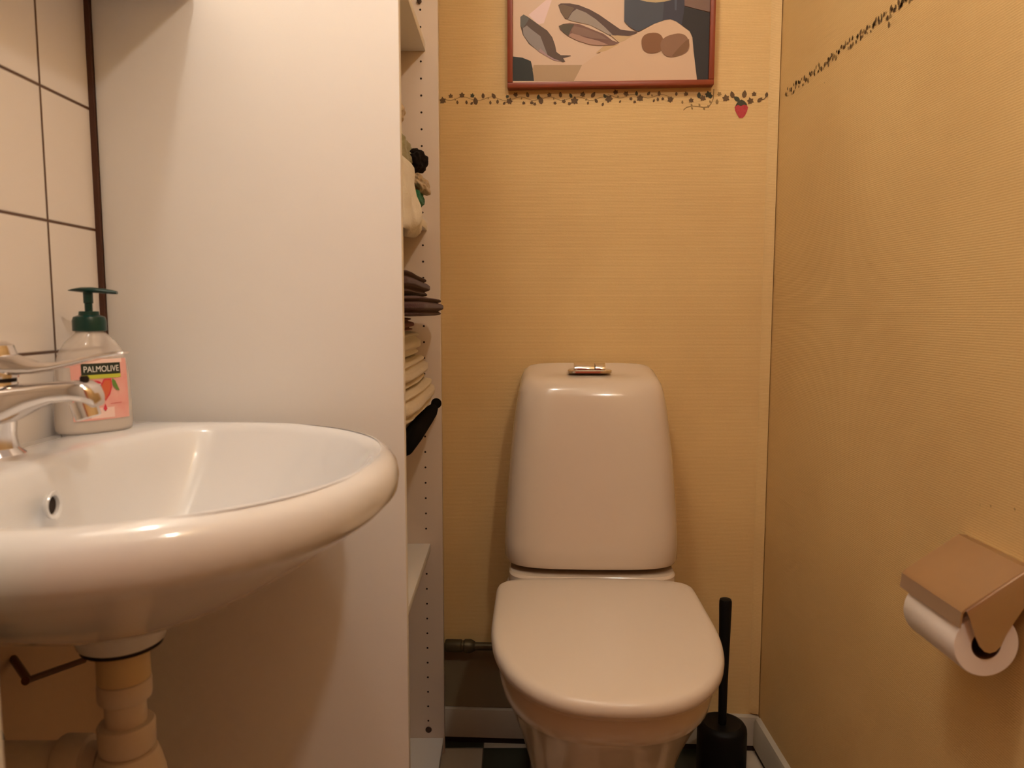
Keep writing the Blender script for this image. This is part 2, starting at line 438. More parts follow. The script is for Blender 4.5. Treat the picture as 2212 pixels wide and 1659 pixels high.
# ------------------------------------------------------------------ cloth things on the shelves
def cloth_mat(name, c, sheen=.3):
    return mat(name, c, .95, spec=.1, bump=(420, .8, .0015), mottle=(60, .25, (c[0]*.7, c[1]*.68, c[2]*.66)), sheen=sheen)
def slab(name, cx, cy, z0, sx, sy, sz, m, label, cat, seed, wav=.006, group=None, ry=0, rz=0, folds=2):
    """a folded towel: rounded slab, wavy, with fold grooves along its front"""
    b = bmesh.new(); rings = []; nR, nA = 18, 64
    for i in range(nR+1):
        t = i/nR; z = -sz/2 + sz*t
        v = 2*t-1
        k = (max(0, 1-abs(v)**2.6))**(1/2.6)
        g = 1 - .09*abs(math.sin(folds*PI*t))**8 if 0 < t < 1 else 1
        ring = []
        for a in range(nA):
            th = 2*PI*a/nA
            inset = sz*.5*(1-k) + (1-g)*.10
            x = (sx/2-inset)*spow(math.cos(th), .28); y = (sy/2-inset)*spow(math.sin(th), .28)
            q = Vector((x*14+seed, y*14, z*22+seed*.3))
            n1 = noise.noise(q)*wav; n2 = noise.noise(q*2.6)*wav*.5
            ring.append((x + (n1+n2)*math.cos(th), y + (n1)*math.sin(th), z + noise.noise(Vector((x*12, y*12, seed)))*wav*.8*t))
        rings.append(ring)
    loft(b, rings)
    o = finish(b, name, m, smooth=70)
    o.location = (cx, cy, z0 + sz/2); o.rotation_euler = (0, ry, rz)
    tag(o, label, cat, group); return o
def lump(name, c, r, m, label, cat, seed, amp=.25, group=None, rot=(0, 0, 0)):
    b = bmesh.new(); bmesh.ops.create_icosphere(b, subdivisions=5, radius=1)
    for v in b.verts:
        n = noise.noise(v.co*1.5 + Vector((seed, 0, 0)))*amp + noise.noise(v.co*3.4 + Vector((0, seed, 0)))*amp*.5 + abs(noise.noise(v.co*6+Vector((0, 0, seed))))*amp*.25
        v.co *= (1+n)
        v.co = Vector((v.co.x*r[0], v.co.y*r[1], v.co.z*r[2]))
    R = Matrix.Rotation(rot[2], 4, 'Z') @ Matrix.Rotation(rot[1], 4, 'Y') @ Matrix.Rotation(rot[0], 4, 'X')
    bmesh.ops.transform(b, matrix=R, verts=b.verts[:])
    o = finish(b, name, m, smooth=80); o.location = c
    tag(o, label, cat, group); return o
def drape(name, prof, thick, y0, y1, m, label, cat, seed):
    """thick cloth that follows an XZ path and runs along Y"""
    P = []
    for a, c_ in zip(prof, prof[1:]):
        for q in range(6): P.append((a[0]+(c_[0]-a[0])*q/6, a[1]+(c_[1]-a[1])*q/6))
    P.append(prof[-1]); P = [Vector((x, 0, z)) for x, z in P]
    for _ in range(6): P = [P[0]] + [(P[i-1]+P[i]*2+P[i+1])/4 for i in range(1, len(P)-1)] + [P[-1]]
    n = len(P); up = []; dn = []
    for i, p in enumerate(P):
        t = (P[min(i+1, n-1)]-P[max(i-1, 0)]).normalized(); q = Vector((-t.z, 0, t.x))
        if q.z < 0 and i < 2: pass
        e = min(1, (i+.15)/2.5, (n-1-i+.15)/2.5)**.5
        up.append(p+q*thick/2*e); dn.append(p-q*thick/2*e)
    sec = up + dn[::-1]
    b = bmesh.new(); rings = []; nR = 26
    cxy = sum(sec, Vector())/len(sec)
    for j in range(nR+1):
        t = j/nR; y = y0+(y1-y0)*t
        e = min(1, (t*nR+.1)/3, ((1-t)*nR+.1)/3)**.5
        ring = []
        for i, p in enumerate(sec):
            mid = P[i] if i < n else P[2*n-1-i]
            pp = mid + (p-mid)*e
            q = Vector((pp.x*26+seed, y*22, pp.z*26))
            d = noise.noise(q)*.012*e
            sag = -.012*math.sin(t*PI*1.1)*(i/n if i < n else (2*n-1-i)/n)
            ring.append((pp.x + max(-.004, d), y, pp.z + noise.noise(q+Vector((9, 0, 0)))*.008 + sag))
        rings.append(ring)
    loft(b, rings)
    o = finish(b, name, m, smooth=80); tag(o, label, cat); return o

cream = cloth_mat('cream_terry', (.66, .56, .40, 1)); white_t = cloth_mat('white_terry', (.74, .68, .56, 1))
brown = cloth_mat('brown_terry', (.085, .045, .045, 1), .15); rust = cloth_mat('rust_terry', (.20, .065, .045, 1), .15)
green = cloth_mat('green_knit', (.02, .16, .075, 1), .15); olive = cloth_mat('olive_knit', (.30, .27, .14, 1)); blackk = cloth_mat('black_knit', (.010, .007, .006, 1), .05)
beige = cloth_mat('beige_fleece', (.52, .40, .25, 1))
z2 = H + .178; z3 = H - .170
drape('white_cloth', [(-.30, z2+.035), (-.24, z2+.058), (-.205, z2+.074), (-.168, z2+.050), (-.1575, z2-.005), (-.1575, z2-.055)], .021, 1.08, 1.235, white_t,
      'white cloth spilling over the front edge of the second shelf from the top', 'cloth', 3)
lump('cream_fleece', (-.222, 1.29, z2+.157), (.040, .05, .030), beige, 'cream fleece lying on top of the cloth heap on the second shelf', 'cloth', 21, .3)
lump('olive_cloth', (-.210, 1.305, z2+.092), (.038, .06, .036), olive, 'olive green cloth crumpled behind the white cloth', 'cloth', 5, .25)
lump('black_sock', (-.172, 1.335, z2+.086), (.022, .030, .020), blackk, 'black sock bundled on top of the beige cloth on the second shelf', 'sock', 8, .3)
lump('beige_cloth', (-.172, 1.36, z2+.053), (.024, .05, .016), beige, 'fluffy beige cloth under the black sock', 'cloth', 13, .3, rot=(0, .5, 0))
lump('green_sock', (-.180, 1.355, z2+.0235), (.022, .055, .019), green, 'green sock lying on the second shelf under the beige cloth', 'sock', 17, .2)

slab('cream_towel', -.247, 1.260, z3+.001, .205, .40, .045, cream, 'cream towel at the bottom of the towel stack on the third shelf', 'towel', 1, .006, 'cream towels stacked on the third shelf')
slab('cream_towel', -.252, 1.255, z3+.048, .190, .39, .043, cream, 'cream towel in the middle of the towel stack on the third shelf', 'towel', 6, .007, 'cream towels stacked on the third shelf')
slab('white_towel', -.262, 1.245, z3+.094, .190, .37, .042, white_t, 'white towel on the cream ones, under the brown towels', 'towel', 9, .007)
slab('rust_towel', -.266, 1.170, z3+.139, .196, .30, .022, rust, 'rust brown towel under the dark brown towel', 'towel', 12, .003)
slab('dark_brown_towel', -.232, 1.240, z3+.164, .214, .40, .030, brown, 'dark brown towel folded near the top of the stack, end poking out', 'towel', 15, .004)
slab('dark_brown_towel', -.248, 1.205, z3+.197, .205, .36, .034, brown, 'dark brown towel lying topmost on the towel stack', 'towel', 19, .005)
# black umbrella along the front edge of the third shelf
M_BLK2 = mat('black_nylon', (.003, .003, .003, 1), .9, spec=.05)
um = thing('folding_umbrella', 'black folding umbrella hanging along the front edge of the towel shelf', 'umbrella', (-.154, 1.25, z3-.0165))
b = bmesh.new()
tube(b, [(.001, -.215, -.012), (0, -.20, -.006), (0, -.10, -.004), (0, .06, -.001), (.002, .12, .001), (.003, .150, .003)], [.006, .0135, .0150, .0145, .0125, .0100], 18)
finish(b, 'folded_canopy', M_BLK2, um)
b = bmesh.new()
tube(b, [(.003, .150, .003), (.004, .185, .006), (.004, .207, .007)], [.0075, .0085, .0105], 16)
finish(b, 'handle', M_BLK2, um)
b = bmesh.new()
tube(b, [(0, -.213 + .010*math.sin(a), -.021 + .011*math.cos(a)) for a in [2*PI*q/16 for q in range(17)]], .0012, 8)
finish(b, 'wrist_loop', M_BLACK, um)

# ------------------------------------------------------------------ toilet
tl = thing('toilet', 'white porcelain close-coupled toilet with closed lid against the rear wall', 'toilet', (0.1575, backY(.1575), 0), -math.radians(1.8))
tl.scale = (1.055, 1.02, 1)
def outl(hw, d0, d1, nb, nf, dc, N=72, bow=0.0):
    """closed outline: superellipse front (towards the viewer) nf, back nb, widest at dc"""
    r = []
    for i in range(N):
        a = 2*PI*i/N; cx, sy = math.cos(a), math.sin(a)
        if sy >= 0: x = hw*spow(cx, 2/nb); d = dc - (dc-d0)*abs(sy)**(2/nb)
        else: x = hw*spow(cx, 2/nf); d = dc + (d1-dc)*abs(sy)**(2/nf)
        r.append((x, -d))
    return r
# bowl body
b = bmesh.new(); rings = []
for z, hw, d0, d1, nf in [(0, .104, .05, .455, 2.6), (.012, .108, .045, .460, 2.6), (.10, .104, .05, .455, 2.5), (.20, .108, .05, .478, 2.4), (.27, .125, .045, .518, 2.4),
                      (.32, .140, .04, .556, 2.4), (.350, .149, .035, .580, 2.45), (.362, .1525, .033, .590, 2.5), (.368, .1555, .033, .596, 2.5),
                      (.385, .1585, .032, .603, 2.5), (.402, .1600, .032, .606, 2.5), (.412, .158, .034, .604, 2.5), (.415, .153, .04, .598, 2.5)]:
    rings.append([(x, y, z) for x, y in outl(hw, d0, d1, 7, nf, .36)])
loft(b, rings); finish(b, 'bowl', M_CIST, tl, smooth=50)
# deck under the cistern
b = bmesh.new(); rings = []
for z, s in [(.400, 0), (.446, 0), (.4505, .003)]:
    rings.append([(x, y, z) for x, y in outl(.1505-s, .018, .206-s, 9, 6, .10)])
loft(b, rings); finish(b, 'cistern_deck', M_CIST, tl)
# seat ring under the lid
b = bmesh.new(); rings = []
for z, s in [(.4155, .006), (.419, .001), (.426, .001), (.4285, .005)]:
    rings.append([(x, y, z) for x, y in outl(.161-s, .230, .626-s, 13, 2.5, .38)])
loft(b, rings); finish(b, 'seat', M_LID, tl)
# lid
b = bmesh.new(); rings = []
for z, s, in [(.4290, .010), (.4292, .003), (.432, .0004), (.438, 0), (.443, .0008), (.4475, .0035), (.4500, .0080), (.4512, .015), (.4525, .035), (.4535, .08), (.4538, .14)]:
    rings.append([(x, y, z) for x, y in outl(.1685-s, .2075+s*.55, .640-s, 13, 2.45, .37, N=96)])
# slightly bowed rear edge
for r in rings:
    for i, (x, y, z) in enumerate(r):
        if y > -.25: r[i] = (x, y + (.011 - .024*(x/.17)**2)*min(1, (y+.25)/.04), z)
loft(b, rings); finish(b, 'lid', M_LID, tl, smooth=45)
# cistern
b = bmesh.new(); rings = []
def crs(hw, d1, z, tilt=0, n=5.2, d0=.012, nb=10):
    o_ = outl(hw, d0, d1, nb, n, (d0+d1)*.30, N=80)
    out = []
    for x, y in o_:
        f = 1-(x/hw)**2
        yy = y - (.010*f if y < -(d0+d1)*.45 else 0)
        out.append((x, yy, z + tilt*(1 - (-y-d0)/(d1-d0)) - (.0 if tilt else 0)))
    return out
for hw, d1, z, tl_ in [(.150, .182, .4615, 0), (.1565, .189, .4635, 0), (.159, .191, .470, 0), (.1595, .190, .50, 0), (.158, .186, .54, 0), (.1555, .181, .58, 0), (.152, .175, .63, 0),
                       (.148, .169, .68, 0), (.1435, .163, .72, 0), (.139, .157, .755, .004), (.1345, .151, .780, .010), (.130, .146, .7945, .017), (.124, .138, .8040, .021),
                       (.114, .127, .8105, .022), (.098, .110, .8145, .021), (.07, .090, .8170, .019), (.04, .060, .8180, .018)]:
    rings.append(crs(hw, d1, z, tl_))
# bottom edge sags towards the middle of the front
loft(b, rings); cist = finish(b, 'cistern', M_CIST, tl, smooth=50)
# flush plate
fx = -.002
b = bmesh.new(); rings = []
for z, s in [(.822, 0), (.826, 0), (.828, .002)]:
    rings.append([(fx + x*(1.0 if True else 1), -.078 + (y), z - (y)*-.12*0) for x, y in [((.0405-s)*spow(math.cos(a), .5)*(1 - .12*math.sin(a)), (.026-s)*spow(math.sin(a), .5)) for a in [2*PI*q/48 for q in range(48)]]])
loft(b, rings); pl = finish(b, 'flush_plate', M_CHROME, tl); pl['label'] = 'chrome flush plate'
for nm, x0, x1 in (('flush_button', -.029, .0085), ('flush_button', .0095, .0285)):
    b = bmesh.new()
    pr = [(-.100, .8285)] + [(-.078 + .021*math.cos(a), .8285 + .0125*math.sin(a)) for a in [PI - PI*q/14 for q in range(15)]] + [(-.057, .8285)]
    extrude_poly(b, pr[1:-1], 'X', fx + x0, fx + x1, .0008)
    finish(b, nm, M_CHROME, tl)['label'] = 'chrome half-round flush button'

# water pipe on the rear wall
wp = thing('water_pipe', 'dark olive water pipe with coupling low on the rear wall left of the toilet', 'pipe', (-.08, backY(-.08), H-.713), -PSI)
M_PIPE = mat('dark_pipe', (.085, .065, .030, 1), .45, metal=.5)  # even dark olive tone for pipe and coupling
b = bmesh.new(); tube(b, [(-.02, -.024, 0), (.09, -.024, 0)], .0085, 18); finish(b, 'pipe_run', M_PIPE, wp)
b = bmesh.new(); lathe(b, [(.0120, -.062), (.0135, -.058), (.0135, -.028), (.0115, -.026), (.0115, -.022), (.0145, -.020), (.0145, -.008), (.012, -.002), (.0095, .002)], (0, -.024, 0), 8 * 3, 'X')
finish(b, 'coupling', M_PIPE, wp)
b = bmesh.new(); tube(b, [(.05, -.0005, 0), (.05, -.024, 0)], .004, 10); finish(b, 'clip', M_PIPE, wp)

# ------------------------------------------------------------------ toilet brush
br = thing('toilet_brush', 'black toilet brush standing in its round holder right of the toilet', 'toilet brush', (0.4115, 1.38, 0))
b = bmesh.new()
lathe(b, [(.046, 0), (.0475, .003), (.0475, .124), (.0465, .133), (.043, .1385), (.036, .1415), (.030, .1400), (.012, .1390)], n=48)
finish(b, 'holder', M_BLACK, br)
b = bmesh.new()
lathe(b, [(.0078, .02), (.0080, .158), (.0085, .22), (.0105, .31), (.0120, .378), (.0118, .386), (.0105, .390), (.006, .392)], n=28)
finish(b, 'handle', M_BLACK, br)

# ------------------------------------------------------------------ framed picture
FL, FR, FB = atBack(1097, 189, .012).x, atBack(1541, 190, .012).x, H + .4455
pic = thing('framed_picture', 'still life print of fish and potatoes in a thin reddish wood frame above the toilet', 'picture',
            ((FL+FR)/2, backY((FL+FR)/2) - .001, FB), -PSI)
hw = (FR-FL)/2/math.cos(PSI); HT = .52
M_FRAME = mat('reddish_wood', (.27, .052, .016, 1), .38, mottle=(30, .35, (.16, .025, .010)))
def fbox(nm, x0, x1, z0, z1):
    b = bmesh.new(); box(b, x0, x1, -.020, 0, z0, z1, .0015, 2); finish(b, nm, M_FRAME, pic)
fbox('frame_rail', -hw, hw, 0, .0105); fbox('frame_rail', -hw, hw, HT-.0105, HT)
fbox('frame_stile', -hw, -hw+.0105, .0106, HT-.0106); fbox('frame_stile', hw-.0105, hw, .0106, HT-.0106)
Minv = Matrix.Rotation(PSI, 4, 'Z') @ Matrix.Translation(-Vector(pic.location))
def zz(x, y, off): return Minv @ atBack(1060 + x/4.096, y/4.096, off)
cols = []; b = bmesh.new()
def pcol(r, g, bb):
    m = mat('print_%d_%d_%d' % (r, g, bb), alb(r, g, bb), .55)
    if m not in cols: cols.append(m)
    return cols.index(m)
layer = [0.0120]
def poly(pts, c):
    layer[0] += .00012; mi = pcol(*c)
    V = [b.verts.new(zz(x, y, layer[0])) for x, y in pts]
    f = b.faces.new(V); f.material_index = mi
# backing board (a real slab)
box(b, -hw+.0106, hw-.0106, -.0115, -.003, .0107, HT-.0107, 0, mi=pcol(192, 146, 98))
X0, X1 = 196, 1962
poly([(196, 716), (1945, 722), (1958, 420), (1965, 100), (1972, -600), (190, -600)], (190, 145, 98))
poly([(200, 160), (215, 120), (260, 50), (300, 12), (360, 5), (480, 5), (520, 100), (470, 210), (440, 330), (410, 430), (405, 530), (350, 545), (200, 500)], (204, 158, 118))
poly([(196, 180), (205, 140), (235, 80), (290, 12), (330, 0), (330, -220), (190, -220)], (33, 31, 20))
poly([(360, 0), (490, 0), (420, 65), (335, 130), (312, 132), (320, 80)], (140, 58, 20))
poly([(490, 0), (335, 132), (420, 215), (470, 205), (520, 60), (540, 0)], (205, 158, 122))
poly([(197, 500), (280, 510), (355, 540), (370, 600), (384, 716), (197, 716)], (28, 25, 12))
poly([(380, 575), (808, 575), (785, 625), (735, 718), (386, 716), (370, 620)], (158, 116, 68))
# fish on the left
poly([(262, 150), (290, 128), (330, 150), (420, 215), (500, 270), (545, 330), (570, 400), (582, 460), (620, 488), (705, 490), (712, 496), (640, 515), (660, 545), (640, 552), (560, 520), (520, 505), (420, 450), (340, 390), (285, 310), (262, 230)], (78, 52, 30))
poly([(262, 150), (290, 128), (340, 165), (320, 200), (285, 250), (262, 230)], (88, 74, 52))
poly([(285, 250), (320, 225), (360, 260), (440, 320), (470, 400), (505, 490), (420, 450), (345, 385), (290, 310)], (128, 104, 78))
poly([(420, 455), (440, 430), (505, 488), (560, 520), (630, 545), (560, 535)], (150, 108, 84))
# upper fish
poly([(598, 45), (620, 30), (700, 30), (780, 45), (880, 85), (960, 130), (1060, 200), (1150, 262), (1290, 280), (1300, 292), (1215, 318), (1120, 312), (1060, 318), (960, 260), (880, 215), (760, 190), (690, 172), (660, 168), (620, 110)], (76, 48, 30))
poly([(600, 50), (640, 40), (740, 70), (700, 130), (680, 165), (655, 160), (620, 100)], (98, 68, 38))
poly([(680, 175), (720, 110), (760, 78), (840, 110), (930, 170), (1010, 240), (1080, 310), (1040, 305), (960, 262), (880, 220), (760, 195)], (138, 110, 78))
# lower fish
poly([(602, 230), (640, 212), (700, 202), (790, 215), (900, 260), (1000, 300), (1080, 360), (1140, 378), (1130, 395), (1060, 400), (980, 402), (880, 395), (770, 360), (690, 322), (650, 290), (615, 262)], (108, 66, 42))
poly([(602, 230), (640, 212), (740, 215), (715, 255), (685, 318), (640, 285)], (72, 54, 28))
poly([(700, 300), (735, 290), (830, 330), (950, 360), (1040, 395), (980, 402), (880, 395), (770, 360), (690, 322)], (150, 102, 68))
poly([(715, 262), (740, 230), (830, 250), (960, 300), (1040, 350), (900, 340), (720, 295)], (118, 78, 50))
# light tablecloth to the right
poly([(1060, 312), (1250, 320), (1330, 275), (1450, 210), (1540, 178), (1590, 170), (1640, 190), (1760, 275), (1785, 330), (1795, 450), (1828, 722), (740, 718), (808, 575), (960, 470), (1080, 405), (1140, 380)], (190, 142, 92))
poly([(930, 470), (1000, 405), (1080, 402), (1140, 390), (1020, 450)], (178, 130, 74))
poly([(1060, 312), (1250, 320), (1180, 362), (1140, 375)], (176, 132, 78))
# jug
poly([(1185, -200), (1182, 190), (1225, 235), (1280, 268), (1310, 278), (1450, 208), (1540, 177), (1590, 170), (1640, 188), (1690, 222), (1715, 90), (1715, -200)], (60, 55, 48))
poly([(1530, 70), (1540, -200), (1715, -200), (1715, 80), (1690, 222), (1640, 188), (1590, 170), (1520, 180)], (48, 40, 38))
poly([(1320, -200), (1320, 0), (1380, 15), (1460, 22), (1540, 14), (1600, 0), (1600, -200)], (168, 128, 74))
poly([(1625, -200), (1628, 90), (1645, 90), (1655, -200)], (66, 62, 56))
# dark right side
poly([(1715, 55), (1960, 118), (1946, 722), (1828, 722), (1795, 450), (1785, 330), (1760, 275), (1690, 222), (1710, 100)], (30, 20, 12))
poly([(1718, -300), (1970, -300), (1962, 110), (1830, 80), (1715, 50)], (108, 72, 46))
# potatoes
def ell(cx, cy, rx, ry, n=26, rot=0, e=1.0):
    return [(cx + rx*spow(math.cos(a), e)*math.cos(rot) - ry*spow(math.sin(a), e)*math.sin(rot), cy + rx*spow(math.cos(a), e)*math.sin(rot) + ry*spow(math.sin(a), e)*math.cos(rot)) for a in [2*PI*q/n for q in range(n)]]
poly(ell(1432, 380, 98, 90, 30, -.1, .8), (116, 66, 26))
poly(ell(1630, 400, 128, 98, 34, -.25, .8), (124, 78, 42))
poly([(1755, 345), (1757, 400), (1735, 450), (1690, 480), (1600, 500), (1640, 450), (1690, 395), (1725, 362)], (110, 66, 28))
finish(b, 'print', cols, pic)

# ------------------------------------------------------------------ wash basin
sk = thing('wash_basin', 'white porcelain wash basin fixed to the tiled left wall', 'wash basin', (XL, 0.70, 0))
zr = H - .140
NS = 96
DX = .157                       # drain centre from wall
def outer(a):                   # from local centre (0.18, 0)
    c_, s_ = math.cos(a), math.sin(a)
    if c_ >= 0: return (.150 + .276*spow(c_, 2/2.15), .262*spow(s_, 2/2.15))
    return (.150 + .1495*spow(c_, 2/9), .262*spow(s_, 2/9)*(1 - .0*abs(c_)))
def inner(a):
    c_, s_ = math.cos(a), math.sin(a)
    if c_ >= 0: return (.200 + .198*spow(c_, 2/2.2), .218*spow(s_, 2/2.3))
    return (.200 + .105*spow(c_, 2/3.2), .218*spow(s_, 2/2.3))
A_ = [2*PI*i/NS for i in range(NS)]
def circ(r): return [(DX + r*math.cos(a), r*math.sin(a)) for a in A_]
O_ = [outer(a) for a in A_]; I_ = [inner(a) for a in A_]
def lerp(P, Q, t): return [(p[0]+(q[0]-p[0])*t, p[1]+(q[1]-p[1])*t) for p, q in zip(P, Q)]
def inset(P, d):
    out = []; n = len(P)
    for i in range(n):
        a, c_ = P[i-1], P[(i+1) % n]; tx, ty = c_[0]-a[0], c_[1]-a[1]; L_ = math.hypot(tx, ty) or 1
        out.append((P[i][0] - ty/L_*d, P[i][1] + tx/L_*d))
    return out
def clampw(P): return [(max(.001, x), y) for x, y in P]
rings = []
def ring(P, z): rings.append([(x, y, z if not callable(z) else z(x, y)) for x, y in clampw(P)])
ring(circ(.012), H-.322)
ring(circ(.036), H-.322)
ring(circ(.040), H-.319)
ring(circ(.045), H-.306)
ring(circ(.050), H-.298)
for t in (.14, .26, .38, .50, .62, .73, .83, .91, .96):
    f = (1 - t**1.35)
    ring(lerp(circ(.055), inset(O_, .003), t), H - .182 - .113*f)
ring(O_, H-.176); ring(inset(O_, -.0015), H-.164); ring(inset(O_, .0005), H-.153); ring(inset(O_, .006), H-.1445); ring(inset(O_, .014), H-.1405)
# deck and rim
ring(lerp(inset(O_, .018), inset(I_, -.012), .5), H-.1395)
ring(inset(I_, -.012), H-.1400)
ring(inset(I_, -.004), H-.1425); ring(inset(I_, .002), H-.149)
for t in (.06, .13, .22, .34, .48, .63, .78, .9):
    d = .145*(1-(1-t)**2.3)
    ring(lerp(inset(I_, .004), circ(.022), t), H-.155-d*.93)
ring(circ(.021), H-.2925); ring(circ(.019), H-.300)
b = bmesh.new(); loft(b, rings)
finish(b, 'basin', M_PORC, sk, smooth=60)
# overflow hole
b = bmesh.new()
of = (.1085, -.028, H-.178)
lathe(b, [(.0105, 0.004), (.0118, .0075), (.0112, .0085), (.0082, .0075), (.0078, .0015), (.001, .001)], of, 32, 'X', sx=1, sy=1.15)
finish(b, 'overflow_ring', M_PORC, sk)
b = bmesh.new()
lathe(b, [(.0074, .0012), (.0074, .0046), (.001, .0047)], of, 32, 'X', sy=1.15)
finish(b, 'overflow_hole', M_DARK, sk)['label'] = 'dark oval overflow hole'
b = bmesh.new()
lathe(b, [(.0185, .0), (.0185, .004), (.013, .0045), (.008, .002)], (DX, 0, H-.2995), 28)
finish(b, 'drain_strainer', M_CHROME, sk)

# waste trap below
M_TRAP = mat('trap_plastic', (.70, .60, .50, 1), .4, mottle=(40, .2, (.45, .33, .2)))
M_TRAPY = mat('yellowed_plastic', (.66, .50, .28, 1), .45)
tp = thing('bottle_trap', 'white plastic bottle trap under the wash basin', 'waste trap', (XL+DX, 0.70, 0))
def lp(name, prof, m=M_TRAP, lab=None, cc=(0, 0, 0), axis='Z', n=40):
    b = bmesh.new(); lathe(b, prof, cc, n, axis); o = finish(b, name, m, tp)
    if lab: o['label'] = lab
lp('gasket', [(.0355, H-.3252), (.0372, H-.3247), (.0372, H-.3228), (.0355, H-.3224)], M_DARK, 'black rubber gasket')
lp('tail_piece', [(.0240, H-.3590), (.0240, H-.3250), (.0245, H-.3246)], M_TRAPY, 'yellowed plastic tail piece')
lp('slip_nut', [(.0225, H-.3800), (.0240, H-.3790), (.0248, H-.3755), (.0248, H-.3615), (.0240, H-.3600), (.0225, H-.3595)])
lp('inlet_pipe', [(.0190, H-.4215), (.0190, H-.3802)])
lp('slip_nut', [(.0235, H-.4330), (.0250, H-.4315), (.0262, H-.4280), (.0266, H-.4065), (.0252, H-.4040), (.0212, H-.4035)])
lp('trap_bottle', [(.026, H-.60), (.033, H-.592), (.036, H-.5545), (.0365, H-.4845), (.0345, H-.4595), (.030, H-.4410), (.0272, H-.4340), (.024, H-.4332)])
lp('outlet_pipe', [(.0165, -.033), (.0165, -.15)], cc=(0, .012, H-.4505), axis='X')
lp('slip_nut', [(.0175, -.046), (.0225, -.047), (.0235, -.050), (.0235, -.072), (.0215, -.075), (.0170, -.0755)], cc=(0, .012, H-.4505), axis='X')
lp('wall_flange', [(.0175, -.150), (.030, -.152), (.033, -.168), (.0335, -.1715)], mat('dark_flange', (.08, .05, .03, 1), .5), 'dark wall flange', (0, .012, H-.4505), 'X')

# dark metal rail under the basin on the left wall
M_BRONZE = mat('dark_bronze', (.12, .06, .03, 1), .35, metal=.8)
rl = thing('paper_rail', 'dark metal rail bracketed to the left wall under the wash basin', 'rail', (XL, .777, H-.378))
b = bmesh.new(); tube(b, [(-.005, 0, .001), (.040, -.045, 0)], .0042, 14); finish(b, 'bracket', M_BRONZE, rl)
b = bmesh.new(); tube(b, [(.040, -.049, .001), (.040, -.045, 0), (.043, .048, -.024)], [.0046, .0034, .0034], 14); finish(b, 'bar', M_BRONZE, rl)

# ------------------------------------------------------------------ mixer tap
fc = thing('basin_mixer_tap', 'chrome single-lever mixer tap on the wash basin deck', 'tap', (XL+.0425, .703, H-.1397))
b = bmesh.new()   # body + base
lathe(b, [(.0255, 0), (.0260, .004), (.0200, .010), (.0185, .022), (.0200, .040), (.0235, .052), (.0240, .066), (.0225, .0735)], n=36)
finish(b, 'tap_body', M_CHROME, fc)
b = bmesh.new(); rings = []
for x, zc, hh, ww in [(.004, .050, .022, .0200), (.022, .054, .0175, .0195), (.042, .0600, .0125, .0180), (.062, .0640, .0100, .0165), (.080, .0655, .0095, .0155), (.092, .0645, .0105, .0152), (.099, .0615, .0100, .0135), (.103, .0575, .0070, .0100)]:
    rings.append([(x, ww*spow(math.cos(a), .6), zc + hh*spow(math.sin(a), .6)) for a in [2*PI*q/32 for q in range(32)]])
loft(b, rings); finish(b, 'spout', M_CHROME, fc, smooth=50)
b = bmesh.new(); lathe(b, [(.0095, -.014), (.0115, -.013), (.0118, -.004), (.0118, .004)], (.0, .0, .0), 28)
bmesh.ops.transform(b, matrix=Matrix.Translation((.088, 0, .0520)) @ Matrix.Rotation(-.30, 4, 'Y'), verts=b.verts[:])
finish(b, 'aerator', M_CHROME, fc)
b = bmesh.new(); lathe(b, [(.0215, .0738), (.0215, .0772)], n=36); finish(b, 'seam_ring', M_DARK, fc)['label'] = 'dark seam ring'
b = bmesh.new(); lathe(b, [(.0235, .0775), (.0240, .082), (.0235, .100), (.0210, .1085), (.0150, .1120)], n=36)
finish(b, 'handle_cap', M_CHROME, fc)
b = bmesh.new(); rings = []
for x, zc, hh, ww in [(.012, .092, .0115, .0175), (.030, .0890, .0085, .0150), (.045, .0870, .0055, .0125), (.062, .0885, .0038, .0115), (.085, .0930, .0030, .0112), (.108, .0985, .0026, .0108), (.126, .1010, .0022, .0095), (.131, .1015, .0012, .0060)]:
    rings.append([(x, ww*spow(math.cos(a), .7), zc + hh*spow(math.sin(a), .8)) for a in [2*PI*q/28 for q in range(28)]])
loft(b, rings); finish(b, 'lever', M_CHROME, fc, smooth=50)
b = bmesh.new(); lathe(b, [(.0038, 0), (.0042, .003), (.0030, .0055)], (.090, 0, .0740), 16); finish(b, 'rod_knob', M_DARK, fc)['label'] = 'small dark knob'

# ------------------------------------------------------------------ soap dispenser
BP = Vector((-.4935, .868, H-.1398))
def plastic(name, col, rough=.15, alpha=0.35):
    if name in MATS: return MATS[name]
    m = bpy.data.materials.new(name); m.use_nodes = True
    N = m.node_tree.nodes; L = m.node_tree.links; p = N['Principled BSDF']
    p.inputs['Base Color'].default_value = col; p.inputs['Roughness'].default_value = rough
    p.inputs['Alpha'].default_value = alpha
    MATS[name] = m; return m
sd = thing('soap_dispenser', 'clear pump bottle of hand soap with pink label behind the tap', 'soap bottle', BP, math.radians(52))
BW, BD = .0420, .0255           # half width, half depth; front faces local -y
def bprof(z):                   # width factor, depth factor along the height
    pts = [(0, .90, .90), (.003, .985, .98), (.012, 1.0, 1.0), (.035, .985, 1), (.06, .95, 1), (.080, .90, .98), (.094, .80, .93), (.104, .65, .84), (.111, .48, .74), (.1165, .36, .58), (.1175, .34, .56)]
    for a, c_ in zip(pts, pts[1:]):
        if z <= c_[0]:
            t = (z-a[0])/(c_[0]-a[0]); return a[1]+(c_[1]-a[1])*t, a[2]+(c_[2]-a[2])*t
    return pts[-1][1:]
def bsurf(u, z, off=0.0):       # u along the width on the front
    kw, kd = bprof(z); w_ = BW*kw+off; d_ = BD*kd+off
    r_ = min(.999, abs(u)/w_)
    return Vector((u, -d_*(1-r_**2.5)**(1/2.5), z))
